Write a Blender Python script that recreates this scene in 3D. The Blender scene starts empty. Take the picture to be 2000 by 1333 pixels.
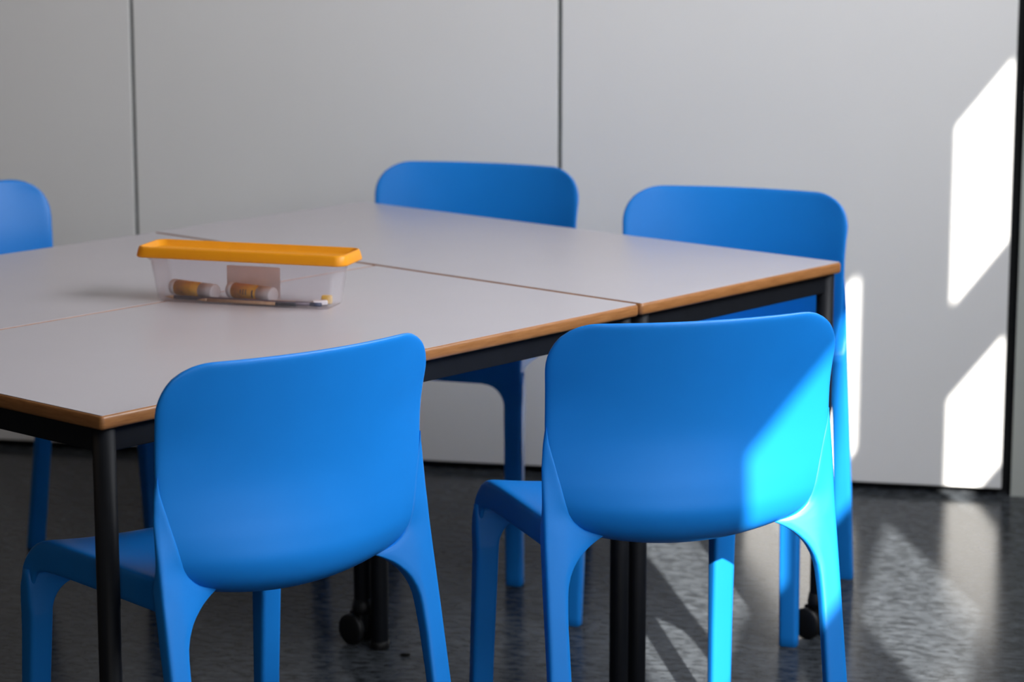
import bpy, bmesh, math, random
from mathutils import Vector, Matrix

random.seed(7)
PI = math.pi
SC = bpy.context.scene
COL = SC.collection

# ------------------------------------------------------------------ camera
CAM_Z = 1.5424
cam_data = bpy.data.cameras.new('camera')
cam_data.sensor_width = 36.0
cam_data.sensor_fit = 'HORIZONTAL'
cam_data.lens = 5145.1 / 2000.0 * 36.0
cam_data.clip_start = 0.05
cam_data.dof.use_dof = True
cam_data.dof.focus_distance = 3.95
cam_data.dof.aperture_fstop = 5.0
cam = bpy.data.objects.new('camera', cam_data)
COL.objects.link(cam)
cam.location = (0, 0, CAM_Z)
cam.rotation_euler = (PI / 2 - 0.1893, 0, 0)
SC.camera = cam

# ------------------------------------------------------------------ view, world, sun, fill lamps
SC.view_settings.view_transform = 'Standard'
SC.view_settings.look = 'None'
SC.view_settings.gamma = 1.0
SC.view_settings.use_curve_mapping = False
SC.view_settings.exposure = 0.07

world = bpy.data.worlds.new('sky')
SC.world = world
world.use_nodes = True
wbg = world.node_tree.nodes['Background']
wbg.inputs[0].default_value = (0.62, 0.78, 1.0, 1)
wbg.inputs[1].default_value = 1.2

SUN_AZ = math.radians(-7.5)
SUN_TAN = 0.4333
sun_dir = Vector((math.sin(SUN_AZ), math.cos(SUN_AZ), -SUN_TAN)).normalized()
sun_data = bpy.data.lights.new('sun', 'SUN')
sun_data.energy = 12.8
sun_data.angle = math.radians(0.45)
sun_data.color = (1.0, 0.96, 0.88)
sun = bpy.data.objects.new('sun', sun_data)
COL.objects.link(sun)
sun.rotation_euler = sun_dir.to_track_quat('-Z', 'Y').to_euler()

# frame of the back wall: w runs along it to the right, d comes off it into the room
WALL_A = Vector((-0.21, 6.369, 0))
WALL_E = Vector((0.9784, -0.2067, 0)).normalized()
WALL_N = Vector((WALL_E.y, -WALL_E.x, 0))
WALL_ANG = math.atan2(WALL_E.y, WALL_E.x)


def wall_pt(w, d, z=0.0):
    p = WALL_A + WALL_E * w + WALL_N * d
    return Vector((p.x, p.y, z))


W_RIGHT, W_LEFT, D_FRONT, CEIL = 2.4, -4.2, 8.6, 3.05


def area(name, w, d, z, aim, sx, sy, power, colour):
    ld = bpy.data.lights.new(name, 'AREA')
    ld.shape = 'RECTANGLE'
    ld.size, ld.size_y = sx, sy
    ld.energy = power
    ld.color = colour
    lo = bpy.data.objects.new(name, ld)
    COL.objects.link(lo)
    lo.location = wall_pt(w, d, z)
    lo.rotation_euler = (wall_pt(*aim) - wall_pt(w, d, z)).to_track_quat('-Z', 'Y').to_euler()
    return lo


# fill lamps added inside the right wall, and a warm one under the ceiling
area('window_daylight', W_RIGHT - .06, 1.9, 2.0, (-.3, 1.9, 1.4), 1.6, 1.2, 72, (0.93, 0.96, 1.0))
area('window_daylight', W_RIGHT - .06, 3.0, 2.0, (-.3, 2.8, 1.2), 1.6, 1.2, 42, (0.93, 0.96, 1.0))
area('window_daylight', W_RIGHT - .06, 7.4, 2.0, (0, 2.5, .8), 1.8, 1.2, 40, (1.0, 0.95, 0.89))  # added fill from beside the camera, no window behind it
area('window_daylight', W_RIGHT - .06, 3.5, .80, (0, 3.2, .6), 1.8, .8, 8, (0.93, 0.96, 1.0))  # low lamp added for the sheen on the chair backs
area('ceiling_lamps', -1.6, 2.2, CEIL - 0.05, (-1.6, 1.8, 0), 1.6, 1.6, 7, (1.0, 0.72, 0.45))  # added to warm the left part of the panel wall

# ------------------------------------------------------------------ helpers


def tag(o, label=None, cat=None, group=None, kind=None):
    if label:
        o['label'] = label
    if cat:
        o['category'] = cat
    if group:
        o['group'] = group
    if kind:
        o['kind'] = kind
    return o


def empty(name, loc, rz=0.0):
    o = bpy.data.objects.new(name, None)
    o.empty_display_size = 0.1
    COL.objects.link(o)
    o.location = loc
    o.rotation_euler = (0, 0, rz)
    return o


def obj(name, bm, mat, parent=None, smooth=True, loc=None, rz=None):
    bmesh.ops.recalc_face_normals(bm, faces=bm.faces)
    me = bpy.data.meshes.new(name)
    bm.to_mesh(me)
    bm.free()
    mats = mat if isinstance(mat, (list, tuple)) else [mat]
    for m in mats:
        me.materials.append(m)
    for p in me.polygons:
        p.use_smooth = smooth
    o = bpy.data.objects.new(name, me)
    COL.objects.link(o)
    if parent:
        o.parent = parent
    if loc is not None:
        o.location = loc
    if rz is not None:
        o.rotation_euler = (0, 0, rz)
    return o


def bm_box(x0, x1, y0, y1, z0, z1, bev=0.0, seg=2, bm=None):
    b = bmesh.new()
    r = bmesh.ops.create_cube(b, size=1)
    for v in r['verts']:
        v.co = Vector((x0 + (v.co.x + .5) * (x1 - x0), y0 + (v.co.y + .5) * (y1 - y0), z0 + (v.co.z + .5) * (z1 - z0)))
    if bev > 0:
        bmesh.ops.bevel(b, geom=b.edges[:], offset=bev, segments=seg, profile=.5, affect='EDGES')
    if bm is None:
        return b
    me = bpy.data.meshes.new('tmp')
    b.to_mesh(me)
    b.free()
    bm.from_mesh(me)
    bpy.data.meshes.remove(me)
    return bm


def loft(bm, rings, cap=True):
    vs = [[bm.verts.new(p) for p in r] for r in rings]
    n = len(rings[0])
    for a, b in zip(vs, vs[1:]):
        for i in range(n):
            j = (i + 1) % n
            try:
                bm.faces.new((a[i], a[j], b[j], b[i]))
            except ValueError:
                pass
    if cap:
        for r in (vs[0], vs[-1]):
            try:
                bm.faces.new(r)
            except ValueError:
                pass
    return bm


def circle_ring(c, ax, r, n=24):
    ax = Vector(ax).normalized()
    u = ax.orthogonal().normalized()
    v = ax.cross(u)
    c = Vector(c)
    return [c + u * (r * math.cos(2 * PI * i / n)) + v * (r * math.sin(2 * PI * i / n)) for i in range(n)]


def bm_turned(p0, axis, prof, n=24, bm=None):
    """solid of revolution: prof = [(distance along axis, radius)]"""
    bm = bm or bmesh.new()
    axis = Vector(axis).normalized()
    p0 = Vector(p0)
    return loft(bm, [circle_ring(p0 + axis * t, axis, max(r, 1e-5), n) for t, r in prof])


def catmull(pts, t):
    n = len(pts) - 1
    x = min(max(t, 0), 1) * n
    i = min(int(x), n - 1)
    f = x - i
    p1, p2 = pts[i], pts[i + 1]
    p0 = pts[i - 1] if i > 0 else [2 * a - b for a, b in zip(p1, p2)]
    p3 = pts[i + 2] if i + 2 <= n else [2 * b - a for a, b in zip(p1, p2)]
    return [0.5 * (2 * b + (c - a) * f + (2 * a - 5 * b + 4 * c - d) * f * f + (3 * b - a - 3 * c + d) * f ** 3)
            for a, b, c, d in zip(p0, p1, p2, p3)]


def interp(tab, z):
    if z <= tab[0][0]:
        return tab[0][1]
    for (a, u), (b, v) in zip(tab, tab[1:]):
        if z <= b:
            return u + (v - u) * (z - a) / (b - a)
    return tab[-1][1]


def rounded_quad(c, r, n=4):
    """closed ring round the 3-D quad c with corners eased by r"""
    out = []
    for i in range(4):
        p, q, s = Vector(c[i]), Vector(c[i - 1]), Vector(c[(i + 1) % 4])
        lq, ls = (q - p).length, (s - p).length
        a = p + (q - p) * (min(r, .46 * lq) / lq if lq > 1e-7 else 0)
        b = p + (s - p) * (min(r, .46 * ls) / ls if ls > 1e-7 else 0)
        for k in range(n + 1):
            t = k / n
            out.append(a * (1 - t) ** 2 + p * (2 * t * (1 - t)) + b * t * t)
    return out


def rrect(hx, hy, r, z, n=6, cx=0, cy=0):
    out = []
    for sx, sy, a0 in ((1, 1, 0), (-1, 1, PI / 2), (-1, -1, PI), (1, -1, 3 * PI / 2)):
        for k in range(n + 1):
            a = a0 + k / n * PI / 2
            out.append(Vector((cx + sx * (hx - r) + r * math.cos(a), cy + sy * (hy - r) + r * math.sin(a), z)))
    return out


# ------------------------------------------------------------------ materials


def new_mat(name):
    m = bpy.data.materials.new(name)
    m.use_nodes = True
    nt = m.node_tree
    return m, nt, nt.nodes['Principled BSDF']


def plain(name, col, rough=.5, spec=.5, metal=0.0, vary=.04, scale=30.0, bump=0.0, bscale=200.0, coat=0.0, sss=0.0):
    """principled surface with a slight noise in colour and roughness"""
    m, nt, b = new_mat(name)
    tc = nt.nodes.new('ShaderNodeTexCoord')
    nz = nt.nodes.new('ShaderNodeTexNoise')
    nz.inputs['Scale'].default_value = scale
    nz.inputs['Detail'].default_value = 4
    nt.links.new(tc.outputs['Object'], nz.inputs['Vector'])
    rp = nt.nodes.new('ShaderNodeValToRGB')
    rp.color_ramp.elements[0].position = .3
    rp.color_ramp.elements[1].position = .7
    rp.color_ramp.elements[0].color = tuple(c * (1 - vary) for c in col) + (1,)
    rp.color_ramp.elements[1].color = tuple(min(1, c * (1 + vary)) for c in col) + (1,)
    nt.links.new(nz.outputs['Fac'], rp.inputs['Fac'])
    nt.links.new(rp.outputs['Color'], b.inputs['Base Color'])
    b.inputs['Roughness'].default_value = rough
    b.inputs['Specular IOR Level'].default_value = spec
    b.inputs['Metallic'].default_value = metal
    b.inputs['Coat Weight'].default_value = coat
    if bump > 0:
        n2 = nt.nodes.new('ShaderNodeTexNoise')
        n2.inputs['Scale'].default_value = bscale
        n2.inputs['Detail'].default_value = 3
        nt.links.new(tc.outputs['Object'], n2.inputs['Vector'])
        bp = nt.nodes.new('ShaderNodeBump')
        bp.inputs['Strength'].default_value = bump
        bp.inputs['Distance'].default_value = .001
        nt.links.new(n2.outputs['Fac'], bp.inputs['Height'])
        nt.links.new(bp.outputs['Normal'], b.inputs['Normal'])
    return m


M_BLUE = plain('blue_plastic', (.008, .222, .72), .40, .36, vary=.02, scale=12, bump=.06, bscale=900)
M_LAM = plain('white_laminate', (.54, .505, .54), .28, .5, vary=.015, scale=8, bump=.04, bscale=500)
M_METAL = plain('black_painted_metal', (.008, .009, .012), .5, .22, vary=.1, scale=40)
M_RUBBER = plain('black_rubber', (.008, .008, .009), .5, .4, vary=.1, scale=60)
M_PANEL = plain('white_panel', (.92, .905, .895), .55, .3, vary=.012, scale=3)
M_GAP = plain('dark_gap', (.012, .013, .015), .7, .2)
M_JOINT = plain('grey_joint_strip', (.10, .115, .115), .6, .3)
M_PILLAR = plain('grey_pillar_paint', (.50, .52, .48), .7, .2, vary=.03, scale=5)
M_ROOM = plain('room_paint', (.11, .092, .078), .8, .2, vary=.02, scale=3)
M_CEIL = plain('ceiling_paint', (.25, .24, .23), .85, .2, vary=.01, scale=3)
M_FRAME = plain('window_frame_paint', (.05, .055, .06), .5, .4)
M_ORANGE = plain('orange_plastic', (1.0, .40, .012), .4, .45, vary=.03, scale=30)


def let_through(m, col, f):
    """thin coloured plastic: part of the light passes through"""
    nt = m.node_tree
    b, out = nt.nodes['Principled BSDF'], nt.nodes['Material Output']
    t = nt.nodes.new('ShaderNodeBsdfTranslucent')
    t.inputs[0].default_value = col
    mx = nt.nodes.new('ShaderNodeMixShader')
    mx.inputs[0].default_value = f
    nt.links.new(b.outputs[0], mx.inputs[1])
    nt.links.new(t.outputs[0], mx.inputs[2])
    nt.links.new(mx.outputs[0], out.inputs['Surface'])


let_through(M_ORANGE, (1.0, .50, .06, 1), .2)
M_LABEL = plain('orange_label', (.86, .42, .025), .5, .4, vary=.12, scale=90)
M_WHITE = plain('white_plastic', (.90, .88, .90), .4, .4, vary=.02)
M_INK = plain('dark_print', (.05, .04, .08), .6, .2)
M_PENCIL_WOOD = plain('bare_wood', (.55, .34, .19), .55, .3, vary=.1, scale=150)
M_PENCIL_DARK = plain('plum_lacquer', (.13, .10, .13), .35, .5, vary=.1, scale=80)
M_PENCIL_END = plain('black_lacquer', (.015, .02, .035), .4, .5, vary=.1, scale=80)
M_PENCIL_NAVY = plain('navy_plastic', (.05, .07, .14), .4, .5, vary=.1, scale=80)
M_PINK = plain('pale_pink_paper', (.95, .86, .85), .8, .2, vary=.05, scale=40)
M_YELLOW = plain('yellow_plastic', (.80, .50, .06), .5, .4, vary=.04)
M_DIRT = plain('dark_crumb', (.006, .006, .006), .9, .1)


def wood_mat():
    m, nt, b = new_mat('beech_lipping')
    tc = nt.nodes.new('ShaderNodeTexCoord')
    mp = nt.nodes.new('ShaderNodeMapping')
    mp.inputs['Scale'].default_value = (6, 6, 60)
    nz = nt.nodes.new('ShaderNodeTexNoise')
    nz.inputs['Scale'].default_value = 4
    nz.inputs['Detail'].default_value = 6
    nz.inputs['Roughness'].default_value = .65
    nt.links.new(tc.outputs['Object'], mp.inputs['Vector'])
    nt.links.new(mp.outputs['Vector'], nz.inputs['Vector'])
    rp = nt.nodes.new('ShaderNodeValToRGB')
    rp.color_ramp.elements[0].position = .3
    rp.color_ramp.elements[0].color = (.27, .105, .03, 1)
    rp.color_ramp.elements[1].position = .72
    rp.color_ramp.elements[1].color = (.43, .19, .065, 1)
    nt.links.new(nz.outputs['Fac'], rp.inputs['Fac'])
    nt.links.new(rp.outputs['Color'], b.inputs['Base Color'])
    b.inputs['Roughness'].default_value = .38
    return m


M_WOOD = wood_mat()


def clear_plastic():
    m, nt, b = new_mat('clear_plastic')
    out = nt.nodes['Material Output']
    tr = nt.nodes.new('ShaderNodeBsdfTransparent')
    tr.inputs[0].default_value = (.97, .96, .97, 1)
    lw = nt.nodes.new('ShaderNodeLayerWeight')
    lw.inputs['Blend'].default_value = .25
    nz = nt.nodes.new('ShaderNodeTexNoise')
    nz.inputs['Scale'].default_value = 35
    mr = nt.nodes.new('ShaderNodeMapRange')
    mr.inputs['To Min'].default_value = .012
    mr.inputs['To Max'].default_value = .42
    nt.links.new(lw.outputs['Facing'], mr.inputs['Value'])
    b.inputs['Base Color'].default_value = (.80, .78, .80, 1)
    rr = nt.nodes.new('ShaderNodeMapRange')
    rr.inputs['To Min'].default_value = .12
    rr.inputs['To Max'].default_value = .22
    nt.links.new(nz.outputs['Fac'], rr.inputs['Value'])
    nt.links.new(rr.outputs['Result'], b.inputs['Roughness'])
    mx = nt.nodes.new('ShaderNodeMixShader')
    nt.links.new(mr.outputs['Result'], mx.inputs[0])
    nt.links.new(tr.outputs[0], mx.inputs[1])
    nt.links.new(b.outputs[0], mx.inputs[2])
    nt.links.new(mx.outputs[0], out.inputs['Surface'])
    return m


M_CLEAR = clear_plastic()


def floor_mat():
    m, nt, b = new_mat('dark_linoleum')
    tc = nt.nodes.new('ShaderNodeTexCoord')
    mp = nt.nodes.new('ShaderNodeMapping')
    mp.inputs['Scale'].default_value = (20, 36, 1)
    nt.links.new(tc.outputs['Object'], mp.inputs['Vector'])
    nz = nt.nodes.new('ShaderNodeTexNoise')
    nz.inputs['Scale'].default_value = 1.6
    nz.inputs['Detail'].default_value = 5
    nz.inputs['Roughness'].default_value = .7
    nt.links.new(mp.outputs['Vector'], nz.inputs['Vector'])
    rp = nt.nodes.new('ShaderNodeValToRGB')
    rp.color_ramp.elements[0].position = .32
    rp.color_ramp.elements[0].color = (.006, .007, .008, 1)
    rp.color_ramp.elements[1].position = .72
    rp.color_ramp.elements[1].color = (.080, .089, .101, 1)
    nt.links.new(nz.outputs['Fac'], rp.inputs['Fac'])
    # sheet joints of the flooring, a thin line now and then
    sp = nt.nodes.new('ShaderNodeSeparateXYZ')
    nt.links.new(tc.outputs['Object'], sp.inputs[0])
    md = nt.nodes.new('ShaderNodeMath')
    md.operation = 'PINGPONG'
    md.inputs[1].default_value = .60
    ad = nt.nodes.new('ShaderNodeMath')
    ad.inputs[1].default_value = .05
    nt.links.new(sp.outputs['Y'], ad.inputs[0])
    nt.links.new(ad.outputs[0], md.inputs[0])
    lt = nt.nodes.new('ShaderNodeMath')
    lt.operation = 'LESS_THAN'
    lt.inputs[1].default_value = .0016
    nt.links.new(md.outputs[0], lt.inputs[0])
    mx = nt.nodes.new('ShaderNodeMixRGB')
    mx.inputs[2].default_value = (.012, .013, .014, 1)
    nt.links.new(lt.outputs[0], mx.inputs[0])
    nt.links.new(rp.outputs['Color'], mx.inputs[1])
    nt.links.new(mx.outputs[0], b.inputs['Base Color'])
    b.inputs['Roughness'].default_value = .18
    b.inputs['Specular IOR Level'].default_value = .07
    b.inputs['Diffuse Roughness'].default_value = 1.0
    bp = nt.nodes.new('ShaderNodeBump')
    bp.inputs['Strength'].default_value = .03
    bp.inputs['Distance'].default_value = .002
    nt.links.new(nz.outputs['Fac'], bp.inputs['Height'])
    nt.links.new(bp.outputs['Normal'], b.inputs['Normal'])
    return m


M_FLOOR = floor_mat()

# ------------------------------------------------------------------ the room shell


def wall_box(name, w0, w1, d0, d1, z0, z1, mat, parent=None, bev=0.0):
    """box given in the wall's own frame; its origin sits at its base centre"""
    cw, cd = (w0 + w1) / 2, (d0 + d1) / 2
    hw, hd = (w1 - w0) / 2, (d1 - d0) / 2
    bm = bm_box(-hw, hw, -hd, hd, 0, z1 - z0, bev)
    # local x = wall E, local y = -wall N
    o = obj(name, bm, mat, None, smooth=False)
    o.location = wall_pt(cw, cd, z0)
    o.rotation_euler = (0, 0, WALL_ANG)
    if parent:
        bpy.context.view_layer.update()
        mw = o.matrix_basis.copy()
        o.parent = parent
        o.matrix_parent_inverse = parent.matrix_basis.inverted()
        o.matrix_basis = mw
    return o


floor = wall_box('floor', W_LEFT - .2, W_RIGHT + .2, -.3, D_FRONT + .2, -.1, 0, M_FLOOR)
tag(floor, 'dark grey streaked linoleum floor under the tables', 'floor', kind='structure')
ceiling = wall_box('ceiling', W_LEFT - .2, W_RIGHT + .2, -.3, D_FRONT + .2, CEIL, CEIL + .1, M_CEIL)
tag(ceiling, 'pale painted ceiling over the classroom', 'ceiling', kind='structure')
wall_left = wall_box('wall_left', W_LEFT - .15, W_LEFT, -.3, D_FRONT, 0, CEIL, M_ROOM)
tag(wall_left, 'painted side wall away from the windows', 'wall', kind='structure')
wall_front = wall_box('wall_front', W_LEFT - .15, W_RIGHT + .15, D_FRONT, D_FRONT + .15, 0, CEIL, M_ROOM)
tag(wall_front, 'painted wall facing the white panels', 'wall', kind='structure')

# back wall: dark carcass with white panels hung in front of it
PT = .03
wall_back = wall_box('wall_back', W_LEFT - .15, 1.424, -.20, -PT - .012, 0, CEIL, M_GAP)
tag(wall_back, 'wall of tall white panels with thin dark joints between them', 'wall', kind='structure')
JOINTS = [-2.895, -1.820, -.745, .331, 1.402]
for w0, w1 in zip([W_LEFT] + JOINTS, JOINTS):
    wall_box('panel', w0 + .005, w1 - .005 + (.005 if w1 > 1.3 else 0), -PT, 0, .02, CEIL - .005, M_PANEL, wall_back, bev=.0015)
for w in JOINTS[:-1]:
    wall_box('joint_strip', w - .012, w + .012, -PT - .012, -PT * .35, .02, CEIL - .005, M_JOINT, wall_back)

pillar = wall_box('pillar', 1.424, W_RIGHT + .15, -.20, -.012, 0, CEIL, M_PILLAR)
tag(pillar, 'plain grey wall pier right of the last white panel', 'pillar', kind='structure')

# right wall with three pairs of window openings (upper and lower light)
WT = .03
EX_D, EX_Z = WT * 2.836 / 2, WT * 1.303 / 2
WINS = [(2.83, 3.235), (3.81, 4.64), (5.18, 6.085)]
ROWS_Z = [((1.920 - dz - EX_Z, 2.365 - dz + EX_Z), (1.385 - dz - EX_Z, 1.715 - dz + EX_Z)) for dz in (0, .07, 0)]
bm = bmesh.new()


def rw_piece(bm, d0, d1, z0, z1):
    bm_box(W_RIGHT, W_RIGHT + WT, -d1, -d0, z0, z1, bm=bm)


cur = -.3
spans = [(a - EX_D, b + EX_D) for a, b in WINS]
for (a, b), (UP, LO) in zip(spans, ROWS_Z):
    rw_piece(bm, cur, a, 0, CEIL)
    rw_piece(bm, a, b, 0, LO[0])
    rw_piece(bm, a, b, LO[1], UP[0])
    rw_piece(bm, a, b, UP[1], CEIL)
    cur = b
rw_piece(bm, cur, D_FRONT + .2, 0, CEIL)
wall_right = obj('wall_right', bm, M_ROOM, smooth=False, loc=(WALL_A.x, WALL_A.y, 0), rz=WALL_ANG)
tag(wall_right, 'painted outer wall with the sunlit windows', 'wall', kind='structure')
for k, (a, b) in enumerate(spans):
    bm = bmesh.new()
    UP, LO = ROWS_Z[k]
    t, dp = .03, .02
    for z0, z1 in (UP, LO):
        X0, X1 = W_RIGHT - dp, W_RIGHT - .001
        bm_box(X0, X1, -b - t, -b, z0 - t, z1 + t, bm=bm)
        bm_box(X0, X1, -a, -a + t, z0 - t, z1 + t, bm=bm)
        bm_box(X0, X1, -b, -a, z0 - t, z0, bm=bm)
        bm_box(X0, X1, -b, -a, z1, z1 + t, bm=bm)
    o = obj('window_%d' % (k + 1), bm, M_FRAME, smooth=False, loc=(WALL_A.x, WALL_A.y, 0), rz=WALL_ANG)
    tag(o, ['window nearest the white panels, in the right wall', 'middle window of the right wall',
            'window furthest from the white panels, in the right wall'][k], 'window', kind='structure')

# ------------------------------------------------------------------ tables
TABLE_H = .745
TH = .7234
TA = Vector((-.5749, 3.601, 0))
D1 = Vector((math.sin(TH), math.cos(TH), 0))
D2 = Vector((math.cos(TH), -math.sin(TH), 0))
TAB_ANG = math.atan2(D1.y, D1.x)       # local x along D1, local y along -D2
TL, TW, TG, TB = 1.2, .6356, .0083, .6086


def table_pt(a, b):
    return TA + D1 * a - D2 * b


def caster(parent, x, y, sgn):
    bm = bmesh.new()
    bm_turned((x, y, .062), (0, 0, 1), [(0, .012), (.0, .019), (.012, .021), (.03, .018)], 20, bm)
    bm_box(x - .012, x + .012, y - .016 + sgn * .010, y + .016 + sgn * .010, .022, .066, .004, bm=bm)
    c = obj('caster', bm, M_RUBBER, parent)
    for s in (-1, 1):
        w = bm_turned((x + s * .013, y + sgn * .012, .031), (s, 0, 0),
                      [(0, .010), (0, .028), (.003, .031), (.011, .031), (.014, .028), (.014, .012)], 28)
        obj('wheel', w, M_RUBBER, c)


def make_table(a0, b0, la, lb, label, wheels=()):
    t = empty('classroom_table', table_pt(a0, b0), TAB_ANG)
    tag(t, label, 'table', 'white tables pushed together')
    hx, hy = la / 2, lb / 2
    # laminate top
    bm = bmesh.new()
    loft(bm, [rrect(hx - .002, hy - .002, .003, TABLE_H - .004, 4, hx, hy),
              rrect(hx - .002, hy - .002, .003, TABLE_H + .0003, 4, hx, hy)])
    obj('tabletop', bm, M_LAM, t, smooth=False)
    bm = bmesh.new()
    prof = [(-.0035, 0.0), (-.001, -.0008), (.0008, -.003), (.0015, -.006), (.0015, -.016), (.0005, -.019), (-.002, -.021), (-.012, -.0215)]
    rings = [rrect(hx + o, hy + o, max(.003, .006 + o), TABLE_H + z, 6, hx, hy) for o, z in prof]
    loft(bm, rings, cap=False)
    obj('edge_band', bm, M_WOOD, t)
    # steel frame
    i, dr, zt, zb = .012, .018, TABLE_H - .0215, TABLE_H - .0215 - .036
    for x0, x1, y0, y1 in ((i, la - i, i, i + dr), (i, la - i, lb - i - dr, lb - i), (i, i + dr, i, lb - i), (la - i - dr, la - i, i, lb - i)):
        obj('rail', bm_box(x0, x1, y0, y1, zb, zt, .002), M_METAL, t, smooth=False)
    q = .021
    for k, (x, y) in enumerate(((q, q), (la - q, q), (la - q, lb - q), (q, lb - q))):
        z0 = .088 if k in wheels else .012
        leg = obj('leg', bm_turned((x, y, 0), (0, 0, 1), [(z0, .010), (z0, .0165), (z0 + .001, .0168), (zt, .0168)], 28), M_METAL, t)
        if k in wheels:
            caster(t, x, y, 1 if y < hy else -1)
        else:
            obj('foot', bm_turned((x, y, 0), (0, 0, 1), [(0, .013), (0, .017), (.003, .0185), (.014, .0185), (.016, .017)], 24), M_RUBBER, leg)
    return t


make_table(0, 0, TL, TW, 'white table with brown wooden edge nearest the camera, with the two near chairs tucked in')
make_table(0, TW + .004, TL, TW, 'white table with brown edge behind the near one, before the chair cut off at left', wheels=(1,))
make_table(TL + TG, 0, TB, 2 * TW + TG, 'white table with brown edge set crosswise at the wall side, before two chairs', wheels=(1, 2))

# ------------------------------------------------------------------ chairs
# centre line (y, z), edge line (y, z), half width, from the top of the back to the front lip
ROWS = [
    (-.258, .8290, -.208, .829, .2410),
    (-.244, .770, -.195, .770, .2385),
    (-.232, .710, -.185, .710, .2350),
    (-.225, .650, -.183, .650, .2345),
    (-.227, .600, -.185, .602, .2335),
    (-.233, .555, -.188, .566, .2295),
    (-.235, .520, -.188, .537, .2230),
    (-.219, .486, -.180, .516, .2150),
    (-.178, .468, -.158, .506, .2110),
    (-.125, .461, -.122, .503, .2100),
    (-.050, .460, -.050, .503, .2120),
    (.050, .467, .050, .504, .2160),
    (.115, .476, .112, .503, .2185),
    (.160, .481, .155, .499, .2200),
    (.188, .474, .184, .484, .2215),
    (.202, .456, .200, .461, .2235),
    (.205, .440, .204, .442, .2245),
    (.2055, .4255, .2055, .4255, .2250),
]
NR = len(ROWS) - 1
SPLIT = 8.0 / NR


def shell_pt(t, a, dn=0.0):
    yc, zc, ye, ze, hw = catmull(ROWS, t)
    k = abs(a) ** 2.0
    return Vector((a * hw, yc + (ye - yc) * k, zc + (ze - zc) * k))


def shell_y(x, z):
    """mid-surface y of the back at height z and offset x"""
    lo, hi = 0.0, SPLIT
    for _ in range(30):
        m = (lo + hi) / 2
        yc, zc, ye, ze, hw = catmull(ROWS, m)
        a = min(1, abs(x) / hw)
        if zc + (ze - zc) * a * a > z:
            lo = m
        else:
            hi = m
    yc, zc, ye, ze, hw = catmull(ROWS, lo)
    a = min(1, abs(x) / hw)
    return yc + (ye - yc) * a * a


def corner_ease(p, hw, top, r):
    lx, lz = abs(p.x) - (hw - r), p.z - (top - r)
    if lx > 0 and lz > 0:
        u, v = min(1, lx / r), min(1, lz / r)
        nx, nz = u * math.sqrt(1 - v * v / 2), v * math.sqrt(1 - u * u / 2)
        p.x = math.copysign(hw - r + nx * r, p.x)
        p.z = top - r + nz * r
    return p


def grid_mesh(pts):
    bm = bmesh.new()
    vs = [[bm.verts.new(p) for p in row] for row in pts]
    for a, b in zip(vs, vs[1:]):
        for i in range(len(a) - 1):
            bm.faces.new((a[i], a[i + 1], b[i + 1], b[i]))
    return bm


def shellify(o, th):
    s = o.modifiers.new('thickness', 'SOLIDIFY')
    s.thickness = th
    s.offset = 0
    s.edge_crease_rim = .55
    ss = o.modifiers.new('smooth', 'SUBSURF')
    ss.levels = ss.render_levels = 2


def back_bm():
    NA, NT = 26, 34
    pts = []
    for i in range(NT + 1):
        t = (SPLIT + .02) * i / NT
        row = []
        for j in range(NA + 1):
            p = shell_pt(t, -1 + 2 * j / NA)
            row.append(corner_ease(p, .2409, .829, .076))
        pts.append(row)
    return grid_mesh(pts)


def seat_bm():
    NA, NT = 22, 30
    pts = []
    for i in range(NT + 1):
        t = (SPLIT - .02) + (1 - SPLIT + .02) * i / NT
        row = [shell_pt(t, -1 + 2 * j / NA) for j in range(NA + 1)]
        e = row[-1]
        low = max(.4255, min(e.z - .046, .457)) if e.y < .176 else .4255
        skirt = []
        for f, o in ((.12, .0015), (.4, .002), (.7, .002), (1.0, .002)):
            skirt.append(Vector((e.x + o, e.y, e.z + (low - e.z) * f)))
        left = [Vector((-p.x, p.y, p.z)) for p in reversed(skirt)]
        pts.append(left + row + skirt)
    return grid_mesh(pts)


XI = [(0, .2080), (.25, .2095), (.36, .2095), (.40, .2080), (.42, .2055), (.435, .2010), (.448, .1945), (.458, .1870), (.466, .1790), (.474, .1690),
      (.480, .1590), (.485, .1490), (.4885, .1400), (.4900, .1385), (.4925, .1480), (.496, .1600), (.501, .1715), (.508, .1820), (.518, .1920),
      (.530, .1990), (.550, .2055), (.58, .2130), (.61, .2205), (.64, .2290), (.665, .2330)]
XO = [(0, .2485), (.2, .2465), (.40, .2435), (.50, .2415), (.60, .2400), (.635, .2375), (.665, .2332)]


def smooth01(f):
    f = min(1, max(0, f))
    return f * f * (3 - 2 * f)


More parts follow.
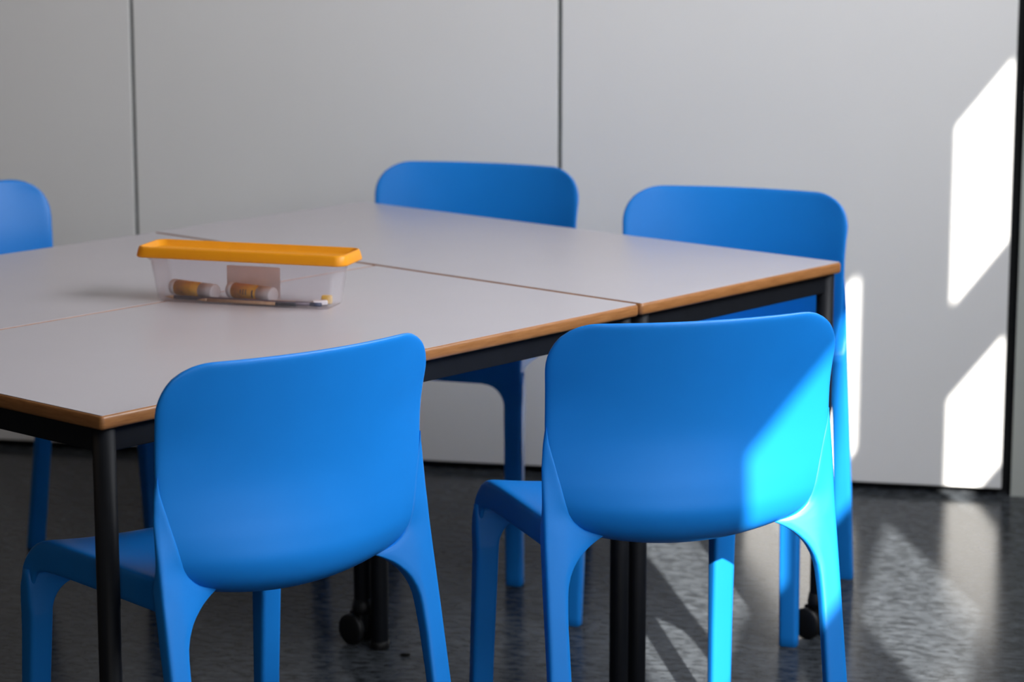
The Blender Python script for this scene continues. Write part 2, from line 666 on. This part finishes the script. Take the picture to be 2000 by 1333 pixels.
def rear_leg_bm(s):
    zs = [0, .003] + [.02 + .02 * k for k in range(19)]
    zs += [.405 + .005 * k for k in range(12)]
    zs += [.468 + .003 * k for k in range(17)]
    zs += [.52 + .01 * k for k in range(15)] + [.665]
    bm = bmesh.new()
    rings = []
    tip_off = shell_y(.1385, .490) - .0055 - (-.189 - (.603 - .490) * .182)
    for z in sorted(zs):
        xi, xo = interp(XI, z), interp(XO, z)
        line = -.189 - (.603 - z) * .182                       # back of the outer side
        depth = interp([(0, .020), (.3, .022), (.4, .026), (.50, .028), (.6, .018), (.665, .004)], z)
        so = shell_y(xo, max(z, .525)) - .0046
        g = smooth01((z - .55) / .07)
        yo = line * (1 - g) + so * g
        k = max(0, (.2415 - xi) / .103)
        k0 = (.2415 - .2095) / .103
        yi = yo + tip_off * max(0, (k ** 1.6 - k0 ** 1.6) / (1 - k0 ** 1.6))
        if z > .4885:
            f = smooth01((z - .4885) / .07)
            yi = yi * (1 - f) + min(yi, shell_y(xi, z) - .0052) * f if z < .558 else shell_y(xi, z) - .0052
        fo, fi = yo + depth, yi + depth
        if z > .50:
            f = smooth01((z - .50) / .03)
            mi = shell_y(xi, z)
            fi = fi * (1 - f) + max(yi + .003, mi) * f
            fo = fo * (1 - f) + max(yo + .004, min(fo, so + .0056)) * f
        if z == 0:
            xi, xo = xi + .002, xo - .002
        c = [(s * xi, yi, z), (s * xo, yo, z), (s * xo, fo, z), (s * xi, fi, z)]
        ring = rounded_quad(c, .007, 4)
        a, b = ring[4], ring[5]                                # back face bends between its inner and outer edge
        mid = []
        for q in range(1, 8):
            p = a.lerp(b, q / 8)
            kx = max(0, (.2415 - abs(p.x)) / .103)
            sx = yo + tip_off * max(0, (kx ** 1.6 - k0 ** 1.6) / (1 - k0 ** 1.6))
            lx = yi + (yo - yi) * (abs(p.x) - xi) / max(1e-5, xo - xi)
            w = 1 - smooth01((z - .4885) / .07)
            p.y += (sx - lx) * w
            mid.append(p)
        rings.append(ring[:5] + mid + ring[5:])
    return loft(bm, rings)


def front_leg_bm(s):
    bm = bmesh.new()
    rings = []
    r = .046
    zs = [0, .003] + [.02 + .03 * k for k in range(12)] + [.3795 + .003 * k for k in range(16)] + [.4255, .44, .452]
    for z in sorted(zs):
        xo = .2375 - z * .015 + .002 * smooth01((z - .36) / .05)
        xi = .2010 - z * .022
        if z > .4255 - r:
            q = min(1, (z - (.4255 - r)) / r)
            xi -= r * (1 - math.sqrt(max(0, 1 - q * q)))
        yf = .2262 - z * .039
        yb = yf - interp([(0, .026), (.2, .029), (.38, .036), (.4255, .030), (.46, .022)], z)
        if z > .43:
            yf -= (z - .43) * .45
        if z == 0:
            xi, xo, yf, yb = xi + .002, xo - .002, yf - .002, yb + .002
        rings.append(rounded_quad([(s * xi, yb, z), (s * xo, yb, z), (s * xo, yf, z), (s * xi, yf, z)], .008, 4))
    return loft(bm, rings)


def make_chair():
    c = empty('plastic_chair', (0, 0, 0))
    o = obj('backrest', back_bm(), M_BLUE, c)
    shellify(o, .0085)
    o = obj('seat', seat_bm(), M_BLUE, c)
    shellify(o, .0085)
    for s in (-1, 1):
        obj('leg', rear_leg_bm(s), M_BLUE, c)
    for s in (-1, 1):
        obj('leg', front_leg_bm(s), M_BLUE, c)
    return c


def copy_tree(o, parent=None):
    c = o.copy()
    COL.objects.link(c)
    if parent:
        c.parent = parent
    for ch in list(o.children):
        copy_tree(ch, c)
    return c


CHAIRS = [
    (-.437, 3.857, -.700, 'blue plastic chair in shade, tucked under near table beside its front corner'),
    (.217, 4.136, -.307, 'blue plastic chair with a bright wedge of sun across its back'),
    (-.139, 5.597, 3.447, 'blue plastic chair between back table and white panel joint, upper back visible'),
    (.395, 5.177, 3.460, 'blue plastic chair behind the far right table corner, one side sunlit'),
    (-1.034, 5.259, 2.426, 'blue plastic chair cut off by the left picture edge, across the tables'),
]
proto = make_chair()
for k, (x, y, phi, lab) in enumerate(CHAIRS):
    c = proto if k == 0 else copy_tree(proto)
    c.location = (x, y, 0)
    c.rotation_euler = (0, 0, -phi)
    tag(c, lab, 'chair', 'blue chairs around the tables')

# ------------------------------------------------------------------ pencil box and what is in it
BOX_ANG = math.radians(-16.5)
BOX = Vector((-.457, 4.522, TABLE_H + .0006))
EX = Vector((math.cos(BOX_ANG), math.sin(BOX_ANG), 0))
EY = Vector((-math.sin(BOX_ANG), math.cos(BOX_ANG), 0))


def box_pt(x, y, z):
    return BOX + EX * x + EY * y + Vector((0, 0, z))


root = empty('pencil_box', BOX, BOX_ANG)
tag(root, 'long clear plastic pencil box with an orange lid on the white tables', 'box')
BH = .084
bm = bmesh.new()
outer = [(.157, .037, .010, 0.0), (.160, .040, .012, .004), (.171, .0425, .012, BH - .014), (.1795, .0440, .013, BH - .008), (.180, .0445, .013, BH)]
inner = [(.1787, .0432, .012, BH), (.1782, .0428, .012, BH - .007), (.1697, .0412, .011, BH - .013), (.1587, .0387, .011, .005), (.156, .036, .009, .0015)]
loft(bm, [rrect(a, b, r, z, 6) for a, b, r, z in outer + inner])
obj('container', bm, M_CLEAR, root)
tag(root.children[0], 'clear plastic container')
bm = bmesh.new()
z0 = BH - .006
lid = [(.1815, .0460, .014, z0 + .007), (.1910, .0505, .018, z0), (.1950, .0525, .020, z0), (.1955, .0530, .020, z0 + .003), (.1925, .0505, .019, z0 + .015),
       (.1905, .0490, .017, z0 + .0180), (.1885, .0470, .016, z0 + .0185), (.1865, .0455, .015, z0 + .0170), (.1825, .0420, .013, z0 + .009), (.1790, .0400, .012, z0 + .008)]
loft(bm, [rrect(a, b, r, z, 7) for a, b, r, z in lid])
o = obj('lid', bm, M_ORANGE, root)
tag(o, 'orange lid')


def glue_stick(x, y, ang, label, mark):
    R = .0138
    g = empty('glue_stick', box_pt(x, y, .0022 + R), BOX_ANG + ang)
    tag(g, label, 'glue stick', 'glue sticks in the pencil box')
    obj('base', bm_turned((-.052, 0, 0), (1, 0, 0), [(0, .008), (0, .0125), (.002, .0137), (.013, .0137)], 28), M_WHITE, g)
    o = obj('barrel', bm_turned((-.039, 0, 0), (1, 0, 0), [(0, .0130), (0, .0138), (.058, .0138), (.058, .0130)], 28), M_LABEL, g)
    if mark:
        b = bmesh.new()
        for x0, wd, a0, a1 in ((.010, .003, -.5, .5), (-.004, .0016, -.2, .5), (-.010, .0016, -.2, .5), (-.016, .0016, -.1, .4)):
            ring = []
            for rr in (.01382, .0140):
                for xx in (x0, x0 + wd):
                    ring.append([Vector((xx, -rr * math.cos(a0 + (a1 - a0) * k / 6), rr * math.sin(a0 + (a1 - a0) * k / 6))) for k in range(7)])
            for p, q in ((0, 1), (1, 3), (3, 2), (2, 0)):
                va = [b.verts.new(v) for v in ring[p]]
                vb = [b.verts.new(v) for v in ring[q]]
                for k in range(6):
                    b.faces.new((va[k], va[k + 1], vb[k + 1], vb[k]))
        obj('print', b, M_INK, o)
    obj('cap', bm_turned((.019, 0, 0), (1, 0, 0), [(0, .012), (0, .0140), (.0285, .0138), (.030, .0132), (.0305, .0122), (.0306, .001)], 28), M_WHITE, g)
    return g


glue_stick(-.106, .006, math.radians(-20), 'white capped glue stick with orange label, the one nearer the box\'s left end', False)
glue_stick(.003, .004, math.radians(-20), 'white capped glue stick with orange label and dark mark, mid box', True)


def pencil(p, q, r, mats, label, cuts, name='pencil'):
    """lies from p to q (box coordinates); cuts = (end share, material) pieces"""
    a, b = box_pt(*p), box_pt(*q)
    ax = b - a
    L = ax.length
    e = empty(name, a, 0)
    e.rotation_euler = ax.to_track_quat('X', 'Z').to_euler()
    tag(e, label, 'pencil', 'pencils in the pencil box')
    t0 = 0
    for part, t1, m, prof in cuts:
        if prof == 'tip':
            pr = [(0, .0004), (L * t1 - L * t0, r)]
        else:
            pr = [(0, r * .8), (0, r), (L * (t1 - t0), r), (L * (t1 - t0), r * .8)]
        obj(part, bm_turned((L * t0, 0, 0), (1, 0, 0), pr, 8), m, e)
        t0 = t1
    return e


pencil((-.150, -.0225, .0060), (.142, -.0255, .0060), .0036, None, 'long dark plum pencil lying behind the wooden pencil in box',
       [('tip', .06, M_PENCIL_WOOD, 'tip'), ('shaft', .93, M_PENCIL_DARK, ''), ('end_cap', 1, M_PENCIL_NAVY, '')])
pencil((-.085, -.0325, .0052), (.098, -.0328, .0052), .0032, None, 'bare wood pencil with a black end along the box front',
       [('tip', .10, M_PENCIL_WOOD, 'tip'), ('shaft', .80, M_PENCIL_WOOD, ''), ('end_cap', 1, M_PENCIL_END, '')])
pencil((-.020, -.0150, .0054), (.116, -.0180, .0054), .0034, None, 'short pencil with a black end under the glue stick',
       [('tip', .12, M_PENCIL_WOOD, 'tip'), ('shaft', .82, M_PENCIL_WOOD, ''), ('end_cap', 1, M_PENCIL_END, '')])


def small_block(name, x, y, hx, hy, h, ang, mat, label, cat):
    o = obj(name, bm_box(-hx, hx, -hy, hy, 0, h, .0015), mat, smooth=True)
    o.location = box_pt(x, y, .0018)
    o.rotation_euler = (0, 0, BOX_ANG + ang)
    tag(o, label, cat)
    return o


small_block('eraser', .132, -.004, .013, .006, .008, .5, M_WHITE, 'small white eraser at the right end inside the pencil box', 'eraser')
small_block('sharpener', .138, .014, .009, .007, .014, .2, M_YELLOW, 'small yellow sharpener at the right end inside the pencil box', 'sharpener')
small_block('paper_slip', -.004, .029, .050, .0012, .056, 0.0, M_PINK, 'pale pink slip of card standing behind the glue sticks in the box', 'card')  # thin strip put in for an unidentified pale pink area

# ------------------------------------------------------------------ crumb on the floor
bm = bmesh.new()
bmesh.ops.create_icosphere(bm, subdivisions=2, radius=1)
for v in bm.verts:
    v.co = Vector((v.co.x * .010, v.co.y * .007, v.co.z * .003 + .003)) * (1 + .15 * math.sin(9 * v.co.x + 5 * v.co.y))
o = obj('crumb', bm, M_DIRT)
o.location = (-.205, 4.84, 0)
tag(o, 'small dark crumb on the floor beside the plain table leg', 'crumb')
